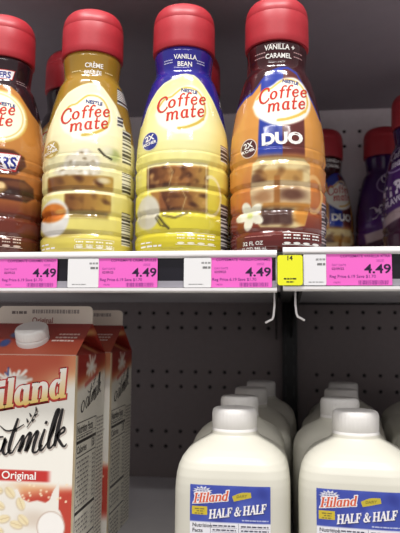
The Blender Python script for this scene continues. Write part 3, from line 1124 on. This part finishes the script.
JB = z(-212.8)
jug = make_jug((-.0377, .548, JB), 'white half and half jug in the left column, at the very front', 'left column of milk jugs')
for x, y, la in ((-40, 653, 'white milk jug second in the left column, right behind the front left jug'),
                 (-32.5, 757, 'white milk jug third from the front in the left column'),
                 (-23.5, 861, 'white milk jug at the far back of the left column, under the dark pegboard')):
    dup(jug, (x * MM, y * MM, JB), 0, la, 'left column of milk jugs')
for x, y, la in ((64.4, 548, 'white half and half jug in the right column, at the very front'),
                 (61.5, 653, 'white milk jug second in the right column, right behind the front right jug'),
                 (73, 757, 'white milk jug third from the front in the right column'),
                 (86, 861, 'white milk jug at the far back of the right column, dim against the pegboard')):
    dup(jug, (x * MM, y * MM, JB), math.radians(-5) if y < 600 else 0, la, 'right column of milk jugs')
for x, y, la in ((165.5, 653, 'white milk jug whose shoulder just shows at the right photo edge, nearest of its column'),
                 (171, 757, 'dim milk jug at the right photo edge, behind another of its column'),
                 (184, 861, 'dimmest milk jug at the right photo edge, against the pegboard')):
    dup(jug, (x * MM, y * MM, JB), 0, la, 'edge column of milk jugs')

# ------------------------------------------------------------------ oatmilk cartons
CH, CW = 224.0, 47.5
FB, FT = 253.0, 270.0
FOOT = 31.0


def make_carton(loc, rz, label, group):
    t = thing('oatmilk_carton', label, 'carton', loc, rz, group)
    P = Print()

    def quadmap(p00, p10, p11, p01):
        a = [np.array(p, float) for p in (p00, p10, p11, p01)]
        nrm = np.cross(a[1] - a[0], a[3] - a[0])
        nrm /= np.linalg.norm(nrm)

        def f(uv, h=0.0):
            u, v = uv[..., 0:1], uv[..., 1:2]
            return (a[0] * (1 - u) * (1 - v) + a[1] * u * (1 - v) + a[2] * u * v + a[3] * (1 - u) * v + nrm * h) * MM
        return f

    def sheet(f, nu, nv, colfn):
        U, V = np.meshgrid(np.linspace(0, 1, nu), np.linspace(0, 1, nv))
        P.grid(f(np.stack([U, V], -1)), colfn(U, V))

    # front face; drawing units x, y
    f_front = quadmap((-CW, -CW, 0), (CW, -CW, 0), (CW, -CW, CH), (-CW, -CW, CH))

    def zz_of(y):
        d = y - 362.0
        return 218.0 - .876 * d + .000137 * d * d
    ygrid = np.linspace(340, 640, 900)
    zgrid = zz_of(ygrid)

    def front_uv(v):
        xm = CW - (75.3 - v[:, 0]) * .925
        return np.stack([(xm + CW) / (2 * CW), zz_of(v[:, 1]) / CH], 1)

    def fn(layer):
        return lambda v: f_front(front_uv(v), .12 + .08 * layer)

    def paint_front(U, V):
        x = 75.3 - (CW - (U * 2 * CW - CW)) / .925
        y = np.interp(V * CH, zgrid[::-1], ygrid[::-1])
        c = np.zeros(x.shape + (3,)) + np.array((240, 238, 228.))
        top = 1 - sm(-10, 10, y - (404 - .33 * x))
        c2 = np.zeros_like(c) + np.array((186, 84, 58.))
        c2 = mix(c2, (206, 138, 92), sm(368, 395, y) * .8)
        c2 = mix(c2, (238, 204, 158), sm(30, 76, x) * sm(360, 385, y))
        c2 = mix(c2, (226, 172, 120), sm(56, 76, x) * .6)
        c = mix(c, c2, top)
        # white splash emblem
        for k in range(11):
            a = PI + PI * k / 10.0
            r = 10 + 6 * ((k * 7) % 5) / 4.0
            c = mix(c, (240, 238, 230), line(x, y, [(14, 384), (14 + r * 1.25 * math.cos(a), 384 + r * math.sin(a))], 3.2, 1.2) * .95)
        c = mix(c, (240, 238, 230), ell(x, y, 14, 383, 12, 8, .3))
        c = mix(c, (150, 132, 120), ell(x, y, 24, 378, 7, 2, .8) * .5)
        c = mix(c, (40, 60, 130), line(x, y, [(5, 373), (8, 376), (8, 368)], 1.6) * .8)
        # red flavour band
        c = mix(c, (196, 50, 46), rect(x, y, -60, 471.3, 57, 482.5, .6) * (1 - sm(49, 56, x)))
        # splash picture
        pic = sm(482, 492, y + noise(x, y, .12, 3) * 2)
        c2 = np.zeros_like(c) + np.array((228, 176, 128.))
        c2 = mix(c2, (188, 66, 50), sm(486, 502, y + (x - 40) * .2))
        c = mix(c, c2, pic * sm(-2, 26, x + (y - 482) * .2))
        c = mix(c, (232, 226, 208), pic * (1 - sm(14, 30, x)))
        milk = under(x, y, [(-40, 492), (10, 494), (22, 490), (27, 500), (34, 503), (42, 501), (50, 503), (54, 500), (57, 491), (60, 486), (63, 480), (62, 486), (60, 496), (58, 506), (64, 510), (80, 540)], 1.0)
        milk = milk * (1 - sm(64, 70, x))
        c = mix(c, (236, 232, 222), milk)
        c = mix(c, (206, 188, 168), milk * ell(x, y, 40, 520, 14, 8, .8) * .6)
        m = ell(x, y, 56, 527, 13, 15, .06)
        c = mix(c, (242, 240, 234), m)
        c = mix(c, (190, 164, 146), ell(x, y, 56, 527, 13.8, 15.8, .05) - m)
        for k, (ox, oy, a) in enumerate(((4, 507, .5), (15, 494, .9), (9, 521, -.3), (26, 505, 1.2), (22, 526, .3), (1, 492, .2), (29, 521, .8), (3, 533, .1), (-12, 500, .6), (-14, 520, 0))):
            u = (x - ox) * math.cos(a) + (y - oy) * math.sin(a)
            v = -(x - ox) * math.sin(a) + (y - oy) * math.cos(a)
            e = ell(u, v, 0, 0, 6.2, 3.8, .14)
            c = mix(c, (196, 172, 134), ell(u, v, .5, .7, 6.8, 4.4, .2) * .6)
            c = mix(c, (236, 222, 182), e)
            c = mix(c, (206, 180, 130), e * (1 - sm(.3, .9, np.abs(v))) * .6)
        for k in range(16):
            r = random.Random(k)
            c = mix(c, (244, 224, 190), ell(x, y, r.uniform(22, 72), r.uniform(484, 502), 1.1, 1.1, .5))
        c = mix(c, (240, 236, 226), sm(540, 556, y))
        return c

    sheet(f_front, 104, 240, paint_front)
    # Hiland name
    def grad(v):
        t_ = np.clip((v[:, 1] - (396 - .2 * v[:, 0])) / 17.0, 0, 1)[:, None]
        return np.array((250, 246, 236.)) * (1 - t_) + np.array((240, 196, 88.)) * t_
    P.ink(place(serif('Hiland', 28, .26, .96, 2.0), -25.5, 415.6, 11.3), fn(1), (176, 66, 48))
    P.ink(place(serif('Hiland', 28, .26, .96, 1.5), -25.5, 414.8, 11.3), fn(2), (206, 62, 60))
    P.ink(place(serif('Hiland', 28, .26, .96, .35), -25.5, 414.8, 11.3), fn(3), grad)
    # oatmilk script
    script = [
        ([(-18, 440), (-24, 447), (-24, 456), (-17, 458), (-12, 450), (-13, 442), (-19, 440)], [1.6, 3.2, 3.6, 2, 3, 2.6, 1.6]),
        ([(6, 438), (-1, 440), (-5, 449), (-2, 457), (4, 452), (8, 440), (6, 452), (9, 456), (13, 450)], [1.4, 2.6, 3.4, 2.2, 1.8, 3.2, 3.4, 1.8, 1]),
        ([(20, 419), (14, 440), (12, 452), (15, 454), (19, 447)], [2.2, 3.6, 3.2, 1.8, 1]),
        ([(2, 427), (9, 432), (18, 430), (26, 425)], [.7, 1.6, 1.7, .7]),
        ([(19, 447), (26, 436), (22, 453)], [1, 2.4, 3.6]),
        ([(22, 452), (29, 437), (33, 434), (30, 446), (28, 452)], [1.1, 1.6, 3.4, 3.4, 2.6]),
        ([(29, 451), (36, 436), (40, 432), (37, 444), (36, 452), (40, 452), (44, 444)], [1.1, 1.6, 3.4, 3.4, 2.8, 1.6, 1]),
        ([(47, 429), (43, 443), (43, 450), (46, 449), (50, 442)], [2.2, 3.4, 3, 1.6, 1]),
        ([(48.5, 421), (47.6, 424)], [2.2, 2.6]),
        ([(50, 443), (58, 420), (60.5, 410), (58, 412), (53, 432), (51, 446), (54, 447), (58, 440)], [1, 1.6, 3, 3.2, 3.8, 3.4, 1.8, 1]),
        ([(64, 408), (60, 428), (57, 446)], [2.4, 4, 3.2]),
        ([(58, 436), (63, 429), (66, 427), (66, 431), (60, 436), (62, 441), (66, 446), (69, 443)], [1, 1.8, 2.4, 2, 2.2, 3, 2.2, .8]),
        ([(29, 428), (34, 420), (38, 410)], [.7, .8, .7]),
        ([(30, 423), (28.6, 419)], [2.4, .8]), ([(33.5, 421), (36.6, 419.4)], [2.2, .8]), ([(33, 417), (31.2, 413.4)], [2.2, .8]),
        ([(36, 416), (39.4, 413.6)], [2.2, .8]), ([(38, 411), (37.4, 407)], [2.2, .8]),
    ]
    P.ink(join([(lambda v, f: (v + np.array([1.0, 1.4]), f))(*brush(script, .2))]), fn(1), (196, 186, 176))
    P.ink(brush(script), fn(2), (30, 27, 28))
    P.ink(place(text('Original', 11.0, .014, 0, .98), 5.5, 480.2), fn(1), WHT)

    # roof front
    f_roof = quadmap((-CW, -CW, CH), (CW, -CW, CH), (CW, -1.0, FB), (-CW, -1.0, FB))

    def paint_roof(U, V):
        c = np.zeros(U.shape + (3,)) + np.array((190, 90, 62.))
        c = mix(c, (160, 48, 40), sm(.05, .9, V))
        c = mix(c, (140, 30, 32), sm(.75, 1.0, V))
        c = mix(c, (90, 110, 160), ell(U, V, .30, .62, .08, .10, .3))
        c = mix(c, (60, 80, 140), ell(U, V, .22, .36, .05, .12, .3))
        c = mix(c, (226, 206, 190), 1 - sm(.0, .03, V))
        return c
    sheet(f_roof, 60, 30, paint_roof)

    def fr(v):
        return f_roof(v, .15)
    for k, (u0, u1) in enumerate(((.72, .93), (.70, .92), (.68, .90))):
        P.ink(dashes(u0, u1, .62 - k * .1, -.045, k + 60, .25, .03), fr, (236, 210, 200))
    # top fin, front and back
    cream = lambda U, V: np.zeros(U.shape + (3,)) + np.array((232, 222, 208.))
    f_fin = quadmap((-CW, -1.0, FB), (CW, -1.0, FB), (CW, -1.0, FT), (-CW, -1.0, FT))
    fx = np.concatenate([-CW + 5 * (1 - np.cos(np.linspace(0, PI / 2, 7))), np.linspace(-CW + 8, CW - 8, 6), CW - 5 * (1 - np.cos(np.linspace(PI / 2, 0, 7)))])
    fz = FT - 5 + np.sqrt(np.maximum(25 - np.maximum(np.abs(fx) - (CW - 5), 0) ** 2, 0))
    ck = np.zeros((2, len(fx), 3)) + np.array((232, 222, 208.))
    for yy, sl in ((-1.0, slice(None)), (1.0, slice(None, None, -1))):
        g = np.stack([np.stack([fx, 0 * fx + yy, 0 * fx + FB], 1), np.stack([fx, 0 * fx + yy, fz], 1)])[:, sl] * MM
        P.grid(g, ck)
    rim = np.stack([np.concatenate([[-CW], fx, [CW]]), np.concatenate([[FB], fz, [FB]])], 1)
    g = np.stack([np.stack([rim[:, 0], 0 * rim[:, 0] - 1.0, rim[:, 1]], 1), np.stack([rim[:, 0], 0 * rim[:, 0] + 1.0, rim[:, 1]], 1)]) * MM
    P.grid(g, np.zeros((2, len(rim), 3)) + np.array((232, 222, 208.)))

    def ff(v):
        return f_fin(v, .12)
    tv, tf = text('Original', 1.0, .015)
    P.ink((np.stack([.36 + tv[:, 0] * .070, .03 + tv[:, 1] * .46], 1), tf), ff, (150, 62, 56))
    P.ink(dashes(.36, .86, .58, -.22, 77, .35, .022), ff, (158, 148, 142))
    P.ink(dashes(.14, .30, .55, -.16, 78, .3, .03), ff, (120, 108, 104))

    # right and left sides
    def paint_side(U, V):
        y = V * CH
        u = U * 95
        c = np.zeros(U.shape + (3,)) + np.array((234, 230, 216.))
        red = sm(-6, 6, y - (194 + u * .15))
        c2 = np.zeros_like(c) + np.array((150, 44, 34.))
        c2 = mix(c2, (206, 150, 96), (np.clip(noise(u, y, .11, 5) - .35, 0, 1)) * 1.3)
        c2 = mix(c2, (196, 108, 64), 1 - sm(0, 14, y - (194 + u * .15)))
        c = mix(c, c2, red)
        for k in range(9):
            a = 2 * PI * k / 9
            c = mix(c, (232, 226, 216), line(u, y, [(48, 212), (48 + 15 * math.cos(a), 212 + 13 * math.sin(a) * (.6 + .5 * (k % 2)))], 4.5, 2) * .85)
        c = mix(c, (190, 60, 50), line(u, y, [(30, 196), (70, 206)], 4, 1.5) * .7)
        c = mix(c, (240, 220, 180), 1 - sm(3, 10, u - noise(u, y, .1, 9) * 2)) * 1.0
        return c
    f_side = quadmap((CW, -CW, 0), (CW, CW, 0), (CW, CW, CH), (CW, -CW, CH))
    sheet(f_side, 70, 150, paint_side)
    f_left = quadmap((-CW, CW, 0), (-CW, -CW, 0), (-CW, -CW, CH), (-CW, CW, CH))
    sheet(f_left, 30, 60, paint_side)
    f_back = quadmap((CW, CW, 0), (-CW, CW, 0), (-CW, CW, CH), (CW, CW, CH))
    sheet(f_back, 30, 90, paint_front)
    sheet(quadmap((-CW, CW, 0), (CW, CW, 0), (CW, -CW, 0), (-CW, -CW, 0)), 3, 3, cream)

    def fs(v):
        return f_side(np.stack([v[:, 0] / 95.0, v[:, 1] / CH], 1), .15)
    # side script (drawn with y upwards)
    def flip(ts, sx, sy, ox, oy, sh):
        v, f = ts
        w = np.stack([(v[:, 0] + 24) * sx + ox, (458 - v[:, 1]) * sy + oy], 1)
        w[:, 1] += w[:, 0] * sh
        return w, f
    P.ink(flip(brush(script, .2), .66, .52, 20, 170, .12), fs, (52, 46, 44))
    dk = (54, 50, 48)
    P.ink(rects([(8, 10, 8.8, 164), (67, 10, 67.8, 164), (8, 163.2, 67, 164)]), fs, dk)
    for body, h, sz, bold in (('Nutrition Facts', 154, 10.5, .02), ('Calories', 136.5, 9.5, .02), ('130', 136.5, 11.5, .02)):
        tv, tf = text(body, 1.0, bold)
        P.ink((np.stack([(52 if body == '130' else 10) + tv[:, 0] * (7.6 if body != 'Calories' else 8.4), h + tv[:, 1] * sz], 1), tf), fs, dk)
    for y0, h in ((145, 2.8), (133, 1.0), (84, 2.8), (152, .6), (58, 1.6)):
        P.ink(rects([(9, y0, 67, y0 + h)]), fs, dk)
    for k in range(28):
        yy = 128 - k * 4.2
        if 80 < yy < 90 or 55 < yy < 62:
            continue
        P.ink(dashes(10 + (k % 3) * 2, 46, yy, -1.7, k + 100, .3, 6), fs, (140, 134, 128))
        P.ink(dashes(57, 65, yy, -1.7, k + 130, .3, 4), fs, (140, 134, 128))
        P.ink(rects([(9, yy - 1.2, 67, yy - .9)]), fs, (176, 170, 162))
    P.ink(dashes(10, 58, 149.2, -1.6, 200, .3, 6), fs, (100, 94, 90))
    for k in range(36):
        P.ink(dashes(71, 92, 160 - k * 3.6, -1.6, k + 160, .3, 5), fs, (150, 142, 134))

    # gable folds: recessed triangle and the two flaps under the roof
    def tri(a, b, c_, col):
        P.add([tuple(np.array(p) * MM) for p in (a, b, c_)], [(0, 1, 2)], [col] * 3)
    for s_ in (1, -1):
        ap = (s_ * 12, 0, 248)
        e0, e1 = (s_ * CW, -CW, CH), (s_ * CW, CW, CH)
        f0, f1 = (s_ * CW, -1.0, FB), (s_ * CW, 1.0, FB)
        rd = (150, 44, 36)
        for a, b, c_ in ((e0, e1, ap), (e0, ap, f0), (e1, f1, ap)):
            q = quadmap(a, b, c_, tuple((np.array(a) + np.array(c_)) / 2))
            def ptri(U, V):
                c = np.zeros(U.shape + (3,)) + np.array(rd, float)
                c = mix(c, (214, 164, 108), np.clip(noise(U * 50, V * 40, .16, 12) - .3, 0, 1) * 1.2)
                return c
            sheet(q, 24, 24, ptri)
    sheet(quadmap((CW, CW, CH), (-CW, CW, CH), (-CW, 1.0, FB), (CW, 1.0, FB)), 30, 16, paint_roof)
    # the carton's foot is FOOT mm up in the drawing
    V_ = np.array(P.V)
    low = V_[:, 2] <= FOOT * MM + 1e-7
    keep = [not all(low[i] for i in f) or all(abs(V_[i, 2]) < 1e-9 for i in f) for f in P.F]
    P.F = [f for f, k in zip(P.F, keep) if k]
    V_[:, 2] = np.maximum(V_[:, 2], FOOT * MM) - FOOT * MM
    P.V = V_.tolist()
    P.build('carton_body', M['board'], t, smooth=False)

    # screw cap on the front roof panel
    V, F_ = lathe([(13.6, -5), (15.1, -5), (15.3, .6), (15.1, 2.0), (14.6, 2.3), (14.6, 2.8), (15.0, 3.1), (14.9, 10.0), (14.4, 11.2), (13.4, 11.7), (11, 11.9)], 128, .25, 32, (3.0, 10.6))
    cp = mesh_obj('screw_cap', V, F_, M['jug_cap'], t, True)
    cp.data.set_sharp_from_angle(angle=.9)
    n = Vector((0, -.42, .9)).normalized()
    cp.matrix_local = Matrix.Translation(Vector((-1.5, -26.0, CH - FOOT + (FB - CH) * 21.5 / 46.5)) * MM + n * .0012) @ n.to_track_quat('Z', 'X').to_matrix().to_4x4()
    return t


ct = make_carton((-.2255, .5845, JB), 0, 'front oatmilk carton, red and cream with a white screw cap', 'oatmilk cartons')
dup(ct, (-.2208, .683, JB), 0, 'second oatmilk carton standing behind the front one, showing its nutrition side', 'oatmilk cartons')

# ------------------------------------------------------------------ price tags
PINK = (238, 106, 200)


def ticket(name, x0, x1, z0, z1, bg, letters, label, cat, group, yf=498.6, corner=1.0):
    """paper ticket slipped into a price rail: thin card with print; drawing units are mm from its lower left"""
    w, h = x1 - x0, z1 - z0
    t = thing(name, label, cat, ((x0 + x1) / 2 * MM, yf * MM, z(z0)), 0, group)
    P = Print()
    n = 6
    pts = []
    for cx_, cy_, a0 in ((w / 2 - corner, h - corner, 0), (-w / 2 + corner, h - corner, 90), (-w / 2 + corner, corner, 180), (w / 2 - corner, corner, 270)):
        for k in range(n + 1):
            a = math.radians(a0 + 90 * k / n)
            pts.append((cx_ + corner * math.cos(a), cy_ + corner * math.sin(a)))
    N = len(pts)
    V = [(a * MM, -.00025, b * MM) for a, b in pts] + [(a * MM, .00005, b * MM) for a, b in pts]
    F_ = [tuple(range(N))[::-1], tuple(range(N, 2 * N))] + [(k, (k + 1) % N, N + (k + 1) % N, N + k) for k in range(N)]
    P.add(V, F_, [bg] * len(V))

    def fn(v):
        return np.stack([(v[:, 0] - w / 2) * MM, np.full(len(v), -.00034), v[:, 1] * MM], 1)
    letters(P, fn, w, h)
    P.build('card', M['paper'], t, smooth=False)
    return t


def pink_letters(flavor, cut=0.0):
    def f(P, fn, w, h):
        d = (92, 40, 96)
        P.ink(place(text(flavor, 3.0, .006, 0, .98), w - 1.2 - .0, h - 2.7, 0, 'R', False), fn, (120, 50, 120))
        P.ink(place(text('32OZ', 2.4, .0), w - 9, h - 6.2, 0, 'C', False), fn, (150, 60, 150))
        P.ink(place(text('DAY DATE', 2.3), 4.5, h - 9.5, 0, 'L', False), fn, (140, 55, 140))
        P.ink(place(text('02/09/25', 2.7, .01), 4.5, h - 12.6, 0, 'L', False), fn, d)
        P.ink(place(text('4.49', 10.0, .02, 0, 1.2), w - .8, h - 15.2, 0, 'R', False), fn, (46, 24, 60))
        P.ink(place(text('Reg Price 6.19 Save $1.70', 3.3, .006, 0, 1.04), 2.6, h - 18.9, 0, 'L', False), fn, (110, 40, 120))
        P.ink(place(text('196701', 2.0), 5.5, 1.6, 0, 'L', False), fn, (130, 50, 130))
        rs, x, r = [], 25.0, random.Random(3)
        while x < w - 3:
            b = r.choice((.25, .35, .5))
            rs.append((x, .6, x + b, 3.9))
            x += b + r.choice((.3, .45, .6))
        P.ink(rects(rs), fn, (120, 44, 124))
    return f


def white_letters(P, fn, w, h):
    P.ink(dashes(w - 8, w - .6, h - 5.0, -1.5, 4, .2, 3), fn, (150, 150, 150))
    P.ink(dashes(w - 7, w - .6, h - 9.0, -1.8, 6, .2, 3), fn, (120, 120, 120))
    P.ink(dashes(4, 16, 2.2, -.7, 9, .2, 2.5), fn, (150, 150, 150))


def yellow_letters(P, fn, w, h):
    P.ink(place(text('14', 5.0, .03), w / 2, h - 4.0, 0, 'C', False), fn, (40, 40, 30))
    P.ink(dashes(5, w - 5, 4.6, -1.2, 9, .2, 2.2), fn, (60, 60, 30))
    P.ink(dashes(7, w - 7, 2.2, -1.0, 5, .2, 2), fn, (60, 60, 30))


g = 'pink price tags'
ticket('price_tag', -234.7, -183.7, 37.9, 62.2, PINK, pink_letters('COFFEEMATE CARAMEL CANDY'), 'pink 4.49 price tag below the brown caramel bottle at the left edge', 'price tag', g)
ticket('price_tag', -149.3, -98.1, 37.9, 62.2, PINK, pink_letters('COFFEEMATE CREME BRULEE'), 'pink 4.49 price tag between the cream and the yellow bottle', 'price tag', g)
ticket('price_tag', -55.6, -4.7, 37.9, 62.2, PINK, pink_letters('COFFEEMATE VANILLA CARAMEL'), 'pink 4.49 price tag below the DUO bottle', 'price tag', g)
ticket('price_tag', 37.9, 88.8, 39.5, 64.4, PINK, pink_letters('COFFEEMATE VANILLA XTRA'), 'pink 4.49 price tag on the right shelf rail, below the distant bottles', 'price tag', g)
g = 'plain white shelf labels'
ticket('shelf_label', -174.2, -147.7, 37.9, 62.2, (232, 232, 232), white_letters, 'white shelf label under the cream bottle with the ramekin picture', 'label', g, 498.0)
ticket('shelf_label', -76.1, -53.7, 37.9, 62.2, (232, 232, 232), white_letters, 'white shelf label under the right half of the yellow bottle', 'label', g, 498.0)
ticket('shelf_label', 20.2, 38.0, 39.5, 64.4, (230, 230, 232), white_letters, 'white shelf label right of the bright yellow tag', 'label', g, 498.0)
ticket('shelf_tag', -0.3, 19.6, 39.4, 63.6, (234, 236, 44), yellow_letters, 'bright yellow tag numbered 14 at the gap between the two shelves', 'tag', None, 496.4, 2.0)
